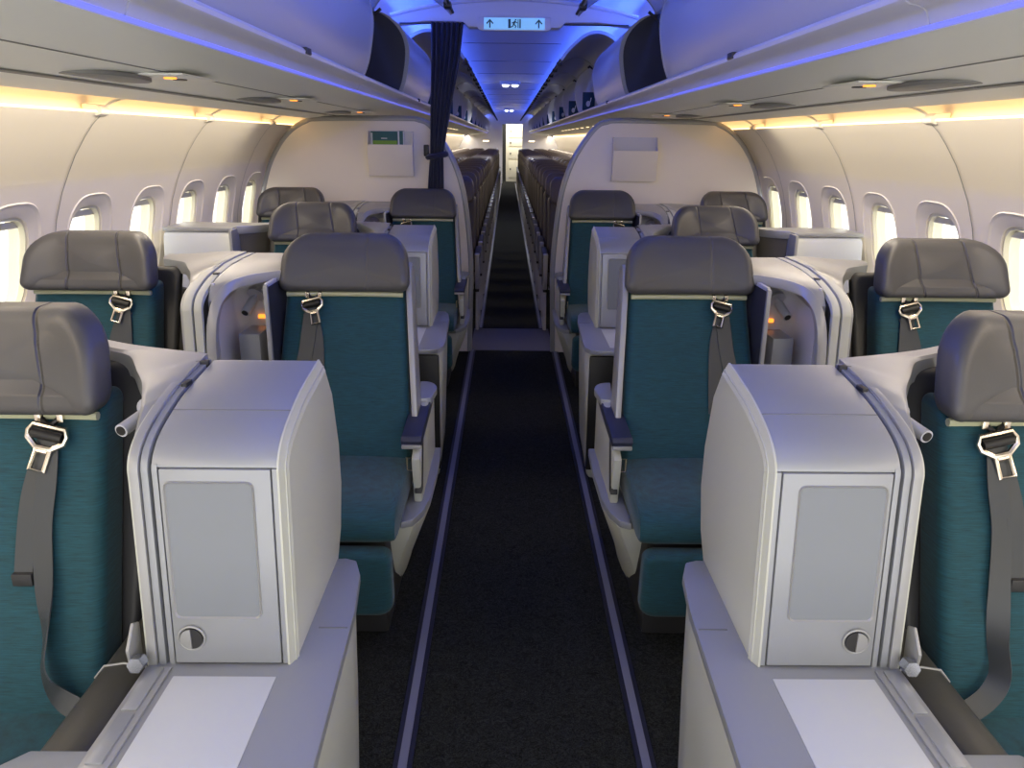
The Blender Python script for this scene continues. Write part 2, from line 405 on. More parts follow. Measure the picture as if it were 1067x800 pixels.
# aft wall with the galley beyond the doorway
aw = MB().prism([(-1.6, 0), (-.22, 0), (-.22, 2.0), (.48, 2.0), (.48, 0), (1.6, 0), (1.82, .6), (1.8, 1.05), (1.575, 1.58), (1.0, 1.7), (.95, 2.45), (-.95, 2.45), (-1.0, 1.7), (-1.575, 1.58), (-1.8, 1.05), (-1.82, .6)], 'y', YEND-.1, YEND).build('wall_aft', M['bin'])
tag(aw, 'pale aft wall with a doorway at the far end of the aisle', 'wall', kind='structure')
g = thing('galley_unit', (.1, YEND+1.2, 0), 'cream galley cupboard seen through the far doorway', 'galley cupboard')
MB().box(-.10, .9, YEND+1.2, YEND+1.9, 0, 2.3).build('carcass', M['galley'], g, bevel=.01)
for z0, z1 in ((.15, .75), (.8, 1.2), (1.25, 1.5), (1.55, 2.0)):
    d = MB().box(.0, .5, YEND+1.175, YEND+1.205, z0, z1).build('door', M['galley'], g, bevel=.008)
    MB().box(.05, .09, YEND+1.155, YEND+1.178, (z0+z1)/2-.03, (z0+z1)/2+.03).build('latch', M['charcoal'], d, bevel=.003)
gw = MB().box(-1.7, 1.7, YEND+2.4, YEND+2.45, 0, 2.45).build('wall_galley', M['charcoal']); tag(gw, 'dark wall at the very back of the galley', 'wall', kind='structure')
for s, nm in ((-1, 'left'), (1, 'right')):
    t = thing('wall_lamp', (s*.8, YEND-.12, 1.5), 'small warm lamp on the aft wall %s of the doorway' % nm, 'wall lamp', 'aft wall lamps')
    MB().box(s*.8-.12, s*.8+.12, YEND-.135, YEND-.1, 1.40, 1.47).build('housing', M['bin'], t, bevel=.01)
    MB().box(s*.8-.10, s*.8+.10, YEND-.142, YEND-.134, 1.415, 1.455).build('diffuser', M['warm'], t)

# ------------------------------------------------------------------ overhead bins
HX, HZ = .872, 2.235
DOOR = [(.702, 1.766), (.676, 1.83), (.655, 1.93), (.648, 2.02), (.668, 2.10), (.715, 2.165), (.79, 2.215), (.872, 2.235)]
_rot = math.atan2(-.108, -.462) - math.atan2(1.766-HZ, .702-HX)
def swing(p, extra=0):
    x, z = p[0]-HX, p[1]-HZ; _r = _rot-math.radians(extra)
    return (HX+x*math.cos(_r)-z*math.sin(_r), HZ+x*math.sin(_r)+z*math.cos(_r))
def offs(pts, d):
    out = []
    for i, p in enumerate(pts):
        a = pts[max(i-1, 0)]; b = pts[min(i+1, len(pts)-1)]
        t = Vector((b[0]-a[0], b[1]-a[1])).normalized(); out.append((p[0]+t.y*d, p[1]-t.x*d))
    return out
DOORS = [tuple(p) for p in smooth_path([(a, z, 0) for a, z in DOOR], 3)]; DOORS = [(p[0], p[1]) for p in DOORS]
def make_bin(s, y0, y1, is_open, label, dark, econ):
    t = thing('overhead_bin', (s*1.0, (y0+y1)/2, 1.8), label, 'overhead bin', 'overhead bins along the %s side' % SIDE[s])
    g = .006
    # sill: fascia, rounded lip and shelf in one moulding
    sill = [(.738, 1.702), (.731, 1.712), (.724, 1.730), (.712, 1.738), (.690, 1.742), (.680, 1.750), (.678, 1.760), (.686, 1.769), (.74, 1.771), (1.36, 1.80), (1.36, 1.705)]
    MB().prism([(s*a, z) for a, z in sill], 'y', y0+g/2, y1-g/2).build('sill', M['bin'], t)
    MB().prism([(s*a, z) for a, z in ((.742, 1.697), (.734, 1.699), (.730, 1.705), (.735, 1.708))], 'y', y0, y1).build('trim_highlight', M['led'], t)  # blue ceiling light's highlight on the rounded trim, put in as a glowing strip
    sh = [(1.36, 1.81), (1.42, 1.95), (1.36, 2.12), (1.12, 2.24), (.90, 2.27), (.885, 2.25)]
    inner = offs(sh, -.012)
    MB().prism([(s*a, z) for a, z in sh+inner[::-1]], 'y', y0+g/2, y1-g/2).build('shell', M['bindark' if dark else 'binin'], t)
    endp = [(a+.02, z) for a, z in DOORS]+[(1.12, 2.23), (1.35, 2.11), (1.40, 1.95), (1.35, 1.806), (.74, 1.776)]
    for yy in (y0+g/2, y1-g/2-.016):
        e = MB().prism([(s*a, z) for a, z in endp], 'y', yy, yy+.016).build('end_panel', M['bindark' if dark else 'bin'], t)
        if econ and yy > y0+.1:
            pl = MB().box(s*.75, s*.88, yy-.004, yy, 1.80, 1.98).build('placard', M['placard'], t)
            q = MB(); q.prism([(s*(.81+.022*math.cos(k)), 1.865+.03*math.sin(k)) for k in (2*PI*i/12 for i in range(12))], 'y', yy-.0055, yy-.0035)
            q.prism([(s*.825, 1.88), (s*.835, 1.88), (s*.845, 1.925), (s*.835, 1.925)], 'y', yy-.0055, yy-.0035)
            q.build('placard_symbol', M['white'], pl)
    prof = [swing(p, 12 if dark else 0) for p in DOORS] if is_open else DOORS
    inn = offs(prof, .020)
    if is_open: inn = offs(prof, .016)
    dpoly = prof+inn[::-1]
    d = MB().prism([(s*a, z) for a, z in dpoly], 'y', y0+g, y1-g).build('door', M['bindoor'], t, bevel=.004)
    for yy in (y0+g, y1-g):                    # pale rim on both ends of the door
        rim = offs(prof, -.003)
        MB().prism([(s*a, z) for a, z in rim+offs(prof, .02)[::-1]], 'y', max(yy-.004, y0+.003), min(yy+.008, y1-.003)).build('door_rim', M['silver2'], d)
    if is_open:
        fe = prof[0]
        n = max(2, int((y1-y0)/.6))
        for k in range(n):
            yy = y0+(k+.5)*(y1-y0)/n
            MB().box(s*(fe[0]-.012), s*(fe[0]+.03), yy-.05, yy+.05, fe[1]-.022, fe[1]+.006).build('latch', M['black'], d, bevel=.004)
        MB().tube([(s*(fe[0]), y0+.02, fe[1]), (s*(fe[0]), y1-.02, fe[1])], .008, 8).build('edge_seal', M['charcoal'], d)
        for yy in (y0+.06, y1-.06):
            MB().tube([(s*.93, yy, 2.16), (s*.86, yy, 2.19), (s*.80, yy, 2.235)], .009, 8).build('hinge_arm', M['charcoal'], d)
        if econ:
            for k in range(6):
                yy = y0+.25+k*(y1-y0-.5)/5
                MB().box(s*.90, s*.985, yy-.07, yy+.07, 2.222, 2.236).build('vent', M['charcoal'], t)
    else:
        yy = (y0+y1)/2
        MB().box(s*.685-.012, s*.685+.012, yy-.03, yy+.03, 1.752, 1.772).build('latch', M['charcoal'], t, bevel=.003)
    return t
for s in (-1, 1):
    S = SIDE[s]
    make_bin(s, Y0, 1.55, False, 'closed overhead bin nearest the camera on the %s side' % S, False, False)
    make_bin(s, 1.55, 3.84, False, 'closed long overhead bin on the %s side, just before the open dark one' % S, False, False)
    make_bin(s, 3.84, 5.16, True, 'open dark-lined overhead bin on the %s side above the last teal seats' % S, True, False)
    make_bin(s, 5.16, 6.78, False, 'closed overhead bin above the %s partition, right after the open dark one' % S, False, False)
    first = None
    for i in range(11):
        y0 = 6.78+i*1.96; yc = y0+.98
        lb = 'open overhead bin on the %s side above brown seats, %s behind the partition' % (S, ORD[i])
        if first is None: first = make_bin(s, y0, y0+1.96, True, lb, False, True)
        else: dup(first, (s*1.0, yc, 1.8), lb)

# ------------------------------------------------------------------ class divider
PO = [(.313, 0), (.305, .35), (.298, .62), (.318, .92), (.35, 1.15), (.41, 1.34), (.49, 1.48), (.575, 1.585), (.64, 1.612), (.74, 1.622), (1.30, 1.616), (1.40, 1.600), (1.50, 1.545), (1.59, 1.45), (1.675, 1.30), (1.735, 1.10), (1.76, .9), (1.765, .7), (1.74, .45), (1.68, .2), (1.59, 0)]
for s in (-1, 1):
    t = thing('partition', (s*1.0, YPART, 0), 'white cabin partition behind the last teal seats on the %s' % SIDE[s], 'partition', 'class partitions')
    MB().prism([(s*a, z) for a, z in PO], 'y', YPART, YPART+.04).build('panel', M['wall'], t, bevel=.004)
    sp = smooth_path([(a, z, 0) for a, z in PO[:17]], 3)
    MB().tube([(s*p[0], YPART+.02, p[1]) for p in sp], .024, 10).build('edge_trim', M['silver2'], t)
    # literature pocket
    px0, px1 = .68, .985
    x0, x1 = sorted((s*px0, s*px1))
    p = thing('literature_pocket', ((x0+x1)/2, YPART-.05, 1.38), 'white literature pocket on the %s partition%s' % (SIDE[s], ', holding brochures' if s < 0 else ', empty'), 'literature pocket', 'partition pockets')
    zt, zb = (1.545, 1.25) if s < 0 else (1.52, 1.232)
    yb = YPART-.001
    fr = MB(); fr.prism([(yb-.075, zt-.087), (yb-.07, zt-.087), (yb-.03, zb), (yb-.035, zb)], 'x', x0, x1); fr.build('front', M['wall'], p, bevel=.002)
    for xa in (x0, x1-.006): MB().prism([(yb, zt), (yb-.03, zt-.005), (yb-.075, zt-.087), (yb-.03, zb), (yb, zb)], 'x', xa, xa+.006).build('side', M['wall'], p)
    MB().box(x0, x1, yb-.003, yb, zb, zt).build('back', M['bin'], p)
    MB().box(x0, x1, yb-.035, yb, zb, zb+.006).build('bottom', M['wall'], p)
    if s < 0:
        for k, (bx0, bx1, bz, mm, lab) in enumerate(((x0+.02, x0+.20, 1.543, 'brocht', 'wider teal and green brochure in the left partition pocket'), (x0+.204, x0+.245, 1.547, 'white', 'narrow white-edged teal brochure at the right in the left partition pocket'))):
            b = thing('brochure', ((bx0+bx1)/2, YPART-.03, zb), lab, 'brochure', 'brochures in the pocket')
            y = YPART-.024+.009*k
            MB().box(bx0, bx1, y, y+.008, zb+.008, bz).build('cover', M['brocht'], b, bevel=.001)
            if k == 0:
                MB().box(bx0+.012, bx1-.004, y-.001, y+.001, zt-.086, zt-.062).build('band', M['brochg'], b)
                MB().box(bx0+.002, bx0+.011, y-.001, y+.001, zb+.012, bz-.01).build('spine', M['white'], b)
                MB().box(bx0+.07, bx0+.11, y-.001, y+.001, zt-.05, zt-.045).build('print_line', M['white'], b)
            else:
                MB().box(bx0, bx0+.008, y-.001, y+.001, zb+.012, bz-.002).build('spine', M['white'], b)
                MB().box(bx1-.008, bx1, y-.001, y+.001, zb+.012, bz-.002).build('edge', M['white'], b)

# header arch, exit sign, curtain
h = thing('divider_header', (0, YPART, 2.3), 'curved blue-lit ceiling header above the partitions carrying the exit sign', 'ceiling header')
ov = [(x, 2.245+.10*(1-(x/.80)**2)) for x in [(-.80+1.6*k/24) for k in range(25)]]
un = [(.80, 2.20), (.55, 2.225), (.33, 2.222), (.30, 2.19), (-.30, 2.19), (-.33, 2.222), (-.55, 2.225), (-.80, 2.20)]
MB().prism(ov+un, 'y', YPART-.06, YPART+.06).build('arch', M['ceil'], h, bevel=.004)
MB().tube([(x, YPART-.065, z+.012) for x, z in ov], .012, 8).build('arch_rib', M['ceil'], h)
for sx in (-1, 1): MB().box(min(sx*.32, sx*.74), max(sx*.32, sx*.74), YPART-.08, YPART-.06, 2.205, 2.211).build('curtain_rail', M['charcoal'], h)
e = thing('exit_sign', (0, YPART-.075, 2.2), 'pale exit sign with two green arrows and a green exit pictogram', 'exit sign')
MB().prism([(-.235, 2.245), (.235, 2.245), (.235, 2.175), (.21, 2.165), (-.21, 2.165), (-.235, 2.175)], 'y', YPART-.105, YPART-.061).build('housing', M['ceil'], e, bevel=.004)
yy = YPART-.108
MB().box(-.195, .195, yy, yy+.004, 2.173, 2.242).build('sign_face', M['signglow'], e)
for x in (-.157, .157):
    MB().prism([(x+dx*.85, 2.2075+(z-2.193)*.86) for dx, z in ((-.005, 2.163), (.005, 2.163), (.005, 2.205), (.022, 2.188), (.028, 2.195), (0, 2.224), (-.028, 2.195), (-.022, 2.188), (-.005, 2.205))], 'y', yy-.002, yy+.001).build('arrow', M['green'], e)
pg = MB()
for x in (-.044, .036): pg.box(x, x+.010, yy-.002, yy+.001, 2.162, 2.224)
pg.prism([(.004, 2.224), (.014, 2.224), (.014, 2.214), (.004, 2.214)], 'y', yy-.002, yy+.001)
for (x0, z0, x1, z1, w) in ((.006, 2.212, -.006, 2.188, .006), (-.006, 2.190, .012, 2.176, .0035), (.012, 2.176, .006, 2.163, .0035), (-.006, 2.190, -.012, 2.174, .0035), (-.012, 2.174, -.028, 2.168, .0035), (.004, 2.206, .022, 2.198, .003), (.002, 2.206, -.018, 2.196, .003)):
    d = Vector((x1-x0, z1-z0)).normalized(); nx, nz = -d.y*w, d.x*w
    pg.prism([(x0+nx, z0+nz), (x1+nx, z1+nz), (x1-nx, z1-nz), (x0-nx, z0-nz)], 'y', yy-.002, yy+.001)
pg.box(-.034, -.026, yy-.002, yy+.001, 2.163, 2.224); pg.box(.024, .030, yy-.002, yy+.001, 2.163, 2.224)
pg.v = [(x*.9, y, 2.2075+(z-2.193)*.86) for x, y, z in pg.v]
pg.build('pictogram', M['green'], e)

cu = thing('curtain', (-.48, YPART-.1, 0), 'dark navy curtain gathered and tied beside the left partition', 'curtain')
rings = []
for (z, xl, xr) in smooth_path([(2.21, -.535, -.325), (2.0, -.537, -.35), (1.8, -.545, -.39), (1.6, -.552, -.43), (1.44, -.556, -.46), (1.38, -.557, -.468), (1.32, -.565, -.468), (1.1, -.580, -.468), (.7, -.582, -.468), (.05, -.585, -.465)], 3):
    n = 60; ring = []; w = xr-xl; amp = .012+.02*(w/.24)
    for i in range(n):
        u = i/n*2
        if u <= 1: x = xl+w*u; y = -.018-amp*(.5+.5*math.sin(u*2*PI*6.5+.6*math.sin(z*2)))
        else: u = 2-u; x = xl+w*u; y = .018-amp*(.5+.5*math.sin(u*2*PI*6.5+.6*math.sin(z*2)))
        ring.append((x, YPART-.085+y, z))
    rings.append(ring)
MB().loft(rings).build('cloth', M['curtain'], cu)
tb = MB(); tb.tube([(-.513+.06*math.cos(a), YPART-.093+.05*math.sin(a), 1.39+.01*math.cos(a)) for a in (2*PI*k/24 for k in range(24))], .02, 8, closed=True); tb.build('tie_band', M['curtain'], cu)
MB().box(-.60, -.565, YPART-.12, YPART-.09, 1.385, 1.46).build('tie_hook', M['black'], cu, bevel=.008)

# ------------------------------------------------------------------ business seats
def back_y(z): return -.255+(z-.47)*.43
def belt_parts(t, ox, Y, dx, ln, loop, sgn):
    """lap belt hung on the headrest: hook, buckle plate and hanging straps"""
    X = ox+dx; zt = .985
    yf = lambda z: Y+back_y(z)-.034
    hk = MB()
    hk.tube([(X-.022, yf(1.0)-.002, 1.003), (X-.018, yf(.985)-.006, .985), (X, yf(.972)-.008, .972), (X+.018, yf(.985)-.006, .985), (X+.022, yf(1.0)-.002, 1.003)], .006, 8)
    hk.build('belt_hook', M['black'], t)
    for e in (-1, 1): MB().box(X+e*.021-.006, X+e*.021+.006, yf(.987)-.014, yf(.987)-.002, .978, .996).build('hook_tip', M['steel'], t, bevel=.002)
    strap = MB()
    if loop == 0:
        pts = [(X, yf(.955)-.006, .955), (X+sgn*.01, yf(.9)-.006, .90), (X+sgn*.022, yf(.8)-.004, .80), (X+sgn*.05, yf(.70)-.004, .70), (X+sgn*.085, yf(.6)-.004, .60), (X+sgn*.12, yf(.53)-.004, .53)]
        strap.ribbon(smooth_path(pts, 4), .048)
        strap.ribbon(smooth_path([(X+sgn*.012, yf(.93)-.002, .93), (X-sgn*.012, yf(.85)-.001, .85), (X-sgn*.02, yf(.75)-.001, .75), (X-sgn*.022, yf(.62)-.001, .62)], 4), .046)
    else:
        pts = [(X, yf(.955)-.008, .955), (X+sgn*.004, yf(.88)-.012, .88), (X-sgn*.002, yf(.80)-.006, .80), (X+sgn*.012, yf(.70)-.012, .70, .2), (X+sgn*.022, yf(.62)-.016, .62, .9), (X+sgn*.03, yf(.57)-.03, .57, .9), (X+sgn*.06, yf(.53)-.03, .53, .3), (X+sgn*.13, yf(.50)-.04, .50, 0), (X+sgn*.19, yf(.48)-.05, .465, 0)]
        strap.ribbon(smooth_path(pts, 5), .038)
        pts = [(X-sgn*.008, yf(.945), .945), (X-sgn*.026, yf(.87)-.004, .87), (X-sgn*.030, yf(.82)-.007, .82), (X-sgn*.033, yf(.76)-.003, .76), (X-sgn*.032, yf(.715)-.003, .715)]
        strap.ribbon(smooth_path(pts, 5), .034)
    st = strap.build('belt_strap', M['belt'], t)
    if loop: MB().box(X-sgn*.032-.019, X-sgn*.032+.019, yf(.71)-.010, yf(.71)+.006, .695, .72).build('strap_end', M['charcoal'], st, bevel=.003)
    b = MB(); yb = lambda z: yf(z)-.017
    tilt = sgn*-.25
    def q(x, z):
        zz = (z-.94); z += .012; return (X+x*math.cos(tilt)-zz*math.sin(tilt), yb(z), .952+x*math.sin(tilt)+zz*math.cos(tilt))
    ring = [(-.03, .962), (.03, .962), (.035, .95), (.033, .938), (.014, .924), (-.014, .924), (-.033, .938), (-.035, .95)]
    b.tube([q(*p) for p in ring], .0058, 8, closed=True)
    b.tube([q(*p) for p in ((-.013, .925), (.013, .925), (.013, .885), (-.013, .885))], .005, 8, closed=True)
    b.tube([q(-.01, .919), q(.01, .919)], .006, 8)
    bk = b.build('buckle', M['steel'], t)
    MB().tube([q(-.028, .947), q(.028, .947)], .010, 10).build('buckle_bar', M['black'], bk)

def make_seat(s, ac, Y, kind, label):
    ox = s*ac
    t = thing('business_seat', (ox, Y, 0), label, 'seat', 'teal business seats')
    W = .46
    # base
    MB().box(ox-.19, ox+.19, Y-.58, Y-.02, 0, .36).build('base', M['charcoal'], t, bevel=.015)
    # cushion: rounded slab with a waterfall front
    prof = [(-.20, .375), (-.20, .465), (-.30, .475), (-.45, .478), (-.58, .482), (-.655, .474), (-.695, .448), (-.705, .41), (-.69, .385), (-.64, .372)]
    rings = []
    for u in (-1, -.985, -.94, -.8, -.4, 0, .4, .8, .94, .985, 1):
        k = {1: .80, .985: .9, .94: .97}.get(abs(u), 1); cz = .425; up = .006*(1-u*u)
        rings.append([(ox+u*.237, Y-.45+(p[0]+.45)*(1-(1-k)*.12), cz+(p[1]-cz)*k+up*(1 if p[1] > .44 else 0)) for p in smooth_path([(a, b, 0) for a, b in prof], 3)])
    MB().loft(rings).build('seat_cushion', M['teal'], t)
    # leg rest
    lr = rrect(.45, .225, .03, .045, cx=ox, cz=.255)
    puff(lr, Y-.735, Y-.665, .022, lambda x, y, z: (x, y+(.37-z)*.12, z), .008).build('leg_rest', M['teal'], t)
    # back rest
    fn = lambda x, y, z: (x, y+back_y(z)+.05*((x-ox)/.23)**2*-.25, z)
    br = rrect(.405, .58, .02, .03, cx=ox, cz=.725, taper=.17)
    bk = puff(br, Y-.02, Y+.09, .03, fn, .010).build('backrest', M['teal'], t)
    MB().tube([(ox+u*.198, Y+back_y(.992)-.034, .989-.002*u*u) for u in [k/8-1 for k in range(17)]], .0085, 8).build('piping', M['piping'], bk)
    # head rest
    wing = kind != 'aisle'
    hr = rrect(.41, .186, .085, .035, 8, cx=ox, cz=1.09, taper=.09)
    def fh(x, y, z):
        u = (x-ox)/.205
        y2 = y+back_y(z)*.75-.02
        y2 -= (.05 if wing else .03)*abs(u)**3
        y2 -= .006*math.cos(u*7)*(1 if wing else .3)
        return (x, y2, z)
    puff(hr, Y-.035, Y+.075, .035, fh, .012).build('headrest', M['leather2' if wing else 'leather'], t)
    # rear shell
    so = rrect(.37, .64, .12, .02, cx=ox, cz=.74, taper=.1) if kind == 'aisle' else rrect(.51, .62, .03, .02, cx=ox, cz=.745)
    puff(so, Y+.065, Y+.105, .015, lambda x, y, z: (x, y+back_y(z), z)).build('rear_shell', M['charcoal'], t)
    if kind == 'aisle':
        q = lambda a: s*a
        bl = [(back_y(z)-.035+(.02 if z > 1.0 else 0), z) for z in (.55, .7, .85, 1.0, 1.06)]+[(back_y(1.085)+.02, 1.085), (back_y(1.06)+.08, 1.06), (back_y(.9)+.08, .9), (back_y(.55)+.10, .55)]
        mbl = MB().prism([(Y+y, z) for y, z in bl], 'x', 0, 1)
        mbl.v = [(q(.330+.036*(z-.55)/.51+x*.020), y, z) for x, y, z in mbl.v]
        mbl.build('side_blade', M['silver2'], t, bevel=.005)
        # outer pod: upper panel, lower ledge, tapering skirt
        up_ = [(-.02, .62), (-.10, .615), (-.30, .58), (-.42, .53), (-.38, .36), (.10, .35), (.10, .60)]
        MB().prism([(Y+y, z) for y, z in up_], 'x', *sorted((q(.308), q(.335)))).build('side_panel', M['cream'], t, bevel=.008)
        cap = [(.34, -.10), (.30, -.09)]+[(.345+.055*math.cos(a), .02+.09*math.sin(a)) for a in [PI+PI/2*-k/6 for k in range(7)]]+[(.36, .11)]
        MB().prism([(q(a), Y+y) for a, y in cap], 'z', .60, .625).build('ledge_cap', M['silver'], t, bevel=.005)
        pad = [(-.41, .585), (-.40, .60), (-.05, .612), (.0, .60), (.0, .58), (-.40, .565)]
        MB().prism([(Y+y, z) for y, z in pad], 'x', *sorted((q(.302), q(.368)))).build('armrest_pad', M['armnavy'], t, bevel=.006)
        MB().prism([(Y+y, z) for y, z in [(-.412, .56), (-.412, .572), (-.01, .586), (-.01, .572)]], 'x', *sorted((q(.304), q(.366)))).build('armrest_trim', M['silver2'], t, bevel=.003)
        MB().prism([(Y+y, z) for y, z in [(-.34, .57), (-.30, .57), (-.36, .40), (-.40, .40)]], 'x', *sorted((q(.306), q(.33)))).build('armrest_bracket', M['charcoal'], t, bevel=.004)
        lg = [(.36, -.52), (.325, -.50), (.30, -.44), (.285, -.34), (.28, -.1), (.285, .10), (.36, .10)]
        MB().prism([(q(a), Y+y) for a, y in lg], 'z', .335, .36).build('lower_ledge', M['silver'], t, bevel=.006)
        rings = []
        for z, k, sh in ((.335, 0, 0), (.25, .03, .03), (.15, .065, .07), (.06, .095, .12), (.0, .11, .15)):
            rings.append([(q(min(a+k, .44) if a < .36 else .45), Y+min(y+sh*(1 if y < -.2 else 0), .1), z) for a, y in lg])
        MB().loft(rings).build('skirt', M['cream'], t, bevel=.003)
        lt = MB(); lt.tube([(q(.345+dx), Y-.365, .49+dz) for dx, dz in ((-.010, -.022), (.012, -.022), (.012, .022), (-.010, .022))], .004, 8, closed=True); lt.build('buckle_catch', M['steel'], t)
    if kind == 'aisle': belt_parts(t, ox, Y, s*.105, .3, 0, s)
    elif kind == 'window': belt_parts(t, ox, Y, -s*.105, .3, 0, -s)
    else: belt_parts(t, ox, Y, -s*.112, .3, 1, -s)
    return t
RT1, RP1, PIT = 1.47, 2.70, 2.57
for s in (-1, 1):
    S = SIDE[s]
    a = make_seat(s, 1.015, RT1, 'throne', 'single teal seat nearest the camera on the %s, beside the tall silver console' % S)
    dup(a, (s*1.015, RT1+PIT, 0), 'single teal seat on the %s between two consoles, third row back' % S)
    a = make_seat(s, .59, RP1, 'aisle', 'teal aisle seat on the %s with full view of its cushion and leg rest' % S)
    dup(a, (s*.59, RP1+PIT, 0), 'teal aisle seat on the %s, last row in front of the partition' % S)
    a = make_seat(s, 1.45, RP1, 'window', 'teal window seat on the %s behind the nearest single seat' % S)
    dup(a, (s*1.45, RP1+PIT, 0), 'teal window seat on the %s against the partition, last row' % S)

# ------------------------------------------------------------------ consoles
TP = [(-.315, .615), (-.300, .796), (-.2875, .945), (-.2845, .978), (-.270, 1.000), (-.243, 1.018), (-.20, 1.034), (-.13, 1.052), (-.05, 1.063), (.03, 1.072)]
TPs = [(p[0], p[1]) for p in smooth_path([(y, z, 0) for y, z in TP], 5)]
def band(mb, s, Y, a0, a1, out, path=None, thick=.03):
    """strip that follows the tower's front and top"""
    path = path or TPs
    o = offs(path, -out); i = offs(path, thick)
    return mb.prism([(Y+y, z) for y, z in o+i[::-1]], 'x', *sorted((s*a0, s*a1)))
def lamp(t, base, tip, r=.013):
    b = Vector(base); e = Vector(tip); d = (e-b).normalized()
    L = MB().disc(b-d*.004, d, r*2.1, .012).build('lamp_base', M['lampm'], t)
    MB().tube([b, b+d*.02, b+d*.025, e], [r*.5, r*.5, r, r], 16).build('lamp_head', M['lampm'], t)
    MB().disc(e-d*.001, d, r*.72, .003, 14).build('lamp_lens', M['black'], t)

def zprof(y, path=None):
    path = path or TPs
    if y >= path[-1][0]: return path[-1][1]
    for (y0, z0), (y1, z1) in zip(path, path[1:]):
        if y <= y1: return z0+(z1-z0)*(y-y0)/max(y1-y0, 1e-6)
WF = [(.29, .125), (.22, .082), (.164, .045), (.115, -.03), (.08, -.085), (.055, -.14), (.039, -.19), (.029, -.235), (.025, -.265)]
def wing(t, s, Y, base, k, rear, name):
    """pale top plate sweeping from the curved rails round to the head rest"""
    f = [(p[0], p[1]) for p in smooth_path([(base+a*k, y, 0) for a, y in WF], 4)]
    r = [(p[0], p[1]) for p in smooth_path([(a, y, 0) for a, y in rear], 4)]
    rings = []
    for i, ((fa, fy), (ra, ry)) in enumerate(zip(f, r)):
        up = .010-.016*max(0, i-len(f)*.62)/(len(f)*.38); zf, zr = zprof(fy)+up, zprof(ry)+up
        rings.append([(s*fa, Y+fy, zf-.006), (s*(fa+(ra-fa)*.12), Y+fy+(ry-fy)*.12, zf+(zr-zf)*.12), (s*ra, Y+ry, zr), (s*ra, Y+ry, zr-.05), (s*fa, Y+fy, zf-.05)])
    MB().loft(rings).build(name, M['silver2'], t)
    return f
def make_aisle_console(s, Y, label):
    q = lambda a: s*a
    t = thing('aisle_console', (s*.5, Y, 0), label, 'console', 'aisle side seat consoles')
    # low body and table
    plan = [(.385, .04), (.352, -.03), (.338, -.15), (.322, -.60), (.320, -.70), (.33, -.735), (.36, -.745), (.72, -.745), (.765, -.72), (.78, -.66), (.775, -.56), (.74, -.525), (.66, -.525), (.655, -.10), (.64, .04)]
    rings = [[(q(.5+(a-.5)*k), Y+y*(.97 if y < 0 else 1), z) for a, y in plan] for z, k in ((0, .86), (.12, .9), (.35, .96), (.598, 1))]
    MB().loft(rings).build('lower_body', M['cream'], t, bevel=.004)
    MB().box(*sorted((q(.332), q(.60))), Y-.747, Y-.724, .05, .592).build('dark_front', M['black'], t, bevel=.01)
    top = [(.385, .045), (.36, .035), (.342, -.02), (.328, -.15), (.312, -.60), (.315, -.69), (.335, -.735), (.38, -.755), (.72, -.755), (.77, -.73), (.79, -.66), (.78, -.555), (.745, -.52), (.66, -.52), (.655, -.10), (.60, .03)]
    MB().prism([(q(a), Y+y) for a, y in top], 'z', .598, .62).build('table_top', M['silver'], t, bevel=.004)
    MB().box(*sorted((q(.425), q(.600))), Y-.70, Y-.352, .6195, .6215).build('table_inset', M['inset'], t, bevel=.0008)
    tr = MB().prism([(q(a), Y+y) for a, y in ((.611, -.33), (.656, -.33), (.656, -.555), (.635, -.575), (.611, -.56))], 'z', .619, .6235).build('rail_tray', M['silver2'], t, bevel=.0015)
    for y0, y1 in ((-.335, -.44), (-.447, -.552)): MB().box(*sorted((q(.622), q(.647))), Y+y1, Y+y0, .6225, .627).build('tray_lid', M['silver'], tr, bevel=.0018)
    MB().box(*sorted((q(.331), q(.385))), Y-.212, Y-.209, .619, .6212).build('ledge_joint', M['psudark'], t)
    # armrest along the seat
    ar = [(.657, .49), (.657, .585), (.675, .602), (.71, .606), (.745, .60), (.765, .575), (.768, .49)]
    MB().prism([(q(a), z) for a, z in ar], 'y', Y-.515, Y-.08).build('armrest', M['arm'], t, bevel=.006)
    MB().tube([(q(a+.001), Y-.30, z+.001) for a, z in ar[1:6]], .0022, 6).build('armrest_seam', M['silver2'], t)
    # tower core
    def TF(a):
        K = ((.36, .392), (.372, .402), (.4095, .424), (.583, .608), (.646, .659), (.70, .702))
        for (a0, b0), (a1, b1) in zip(K, K[1:]):
            if a <= a1: return b0+(a-a0)/(a1-a0)*(b1-b0)
        return a
    q = lambda a: s*TF(a)
    rear = [(.085, .985), (.118, .86), (.12, .767), (.09, .67), (.045, .615)]
    core = [(y, z) for y, z in offs(TPs, .012)]+rear
    MB().prism([(Y+y, z) for y, z in core], 'x', *sorted((q(.39), q(.642)))).build('tower', M['black'], t)
    # upper cover between seam and door
    up = [p for p in TPs if p[1] >= .977]
    cv = band(MB(), s, Y, TF(.387), TF(.598), .002, up, .02).build('top_cover', M['silver'], t, bevel=.002)
    k = [p for p in TPs if 1.0 < p[1] < 1.04]
    MB().box(*sorted((q(.39), q(.597))), Y-.181, Y-.178, 1.036, zprof(-.18)+.0028).build('cover_seam', M['psudark'], cv)
    # front frame strips beside the door, door, panel, latch
    fy = lambda z: Y-.315+(z-.615)/.363*.0305
    def slab(a0, a1, z0, z1, d0, d1, taper=0):
        x0, x1 = sorted((q(a0), q(a1)))
        return MB().add([(x, fy(z)+d, z) for x in (x0, x1) for d in (d0, d1) for z in (z0, z1)], [(0, 1, 3, 2), (4, 6, 7, 5), (0, 4, 5, 1), (2, 3, 7, 6), (0, 2, 6, 4), (1, 5, 7, 3)])
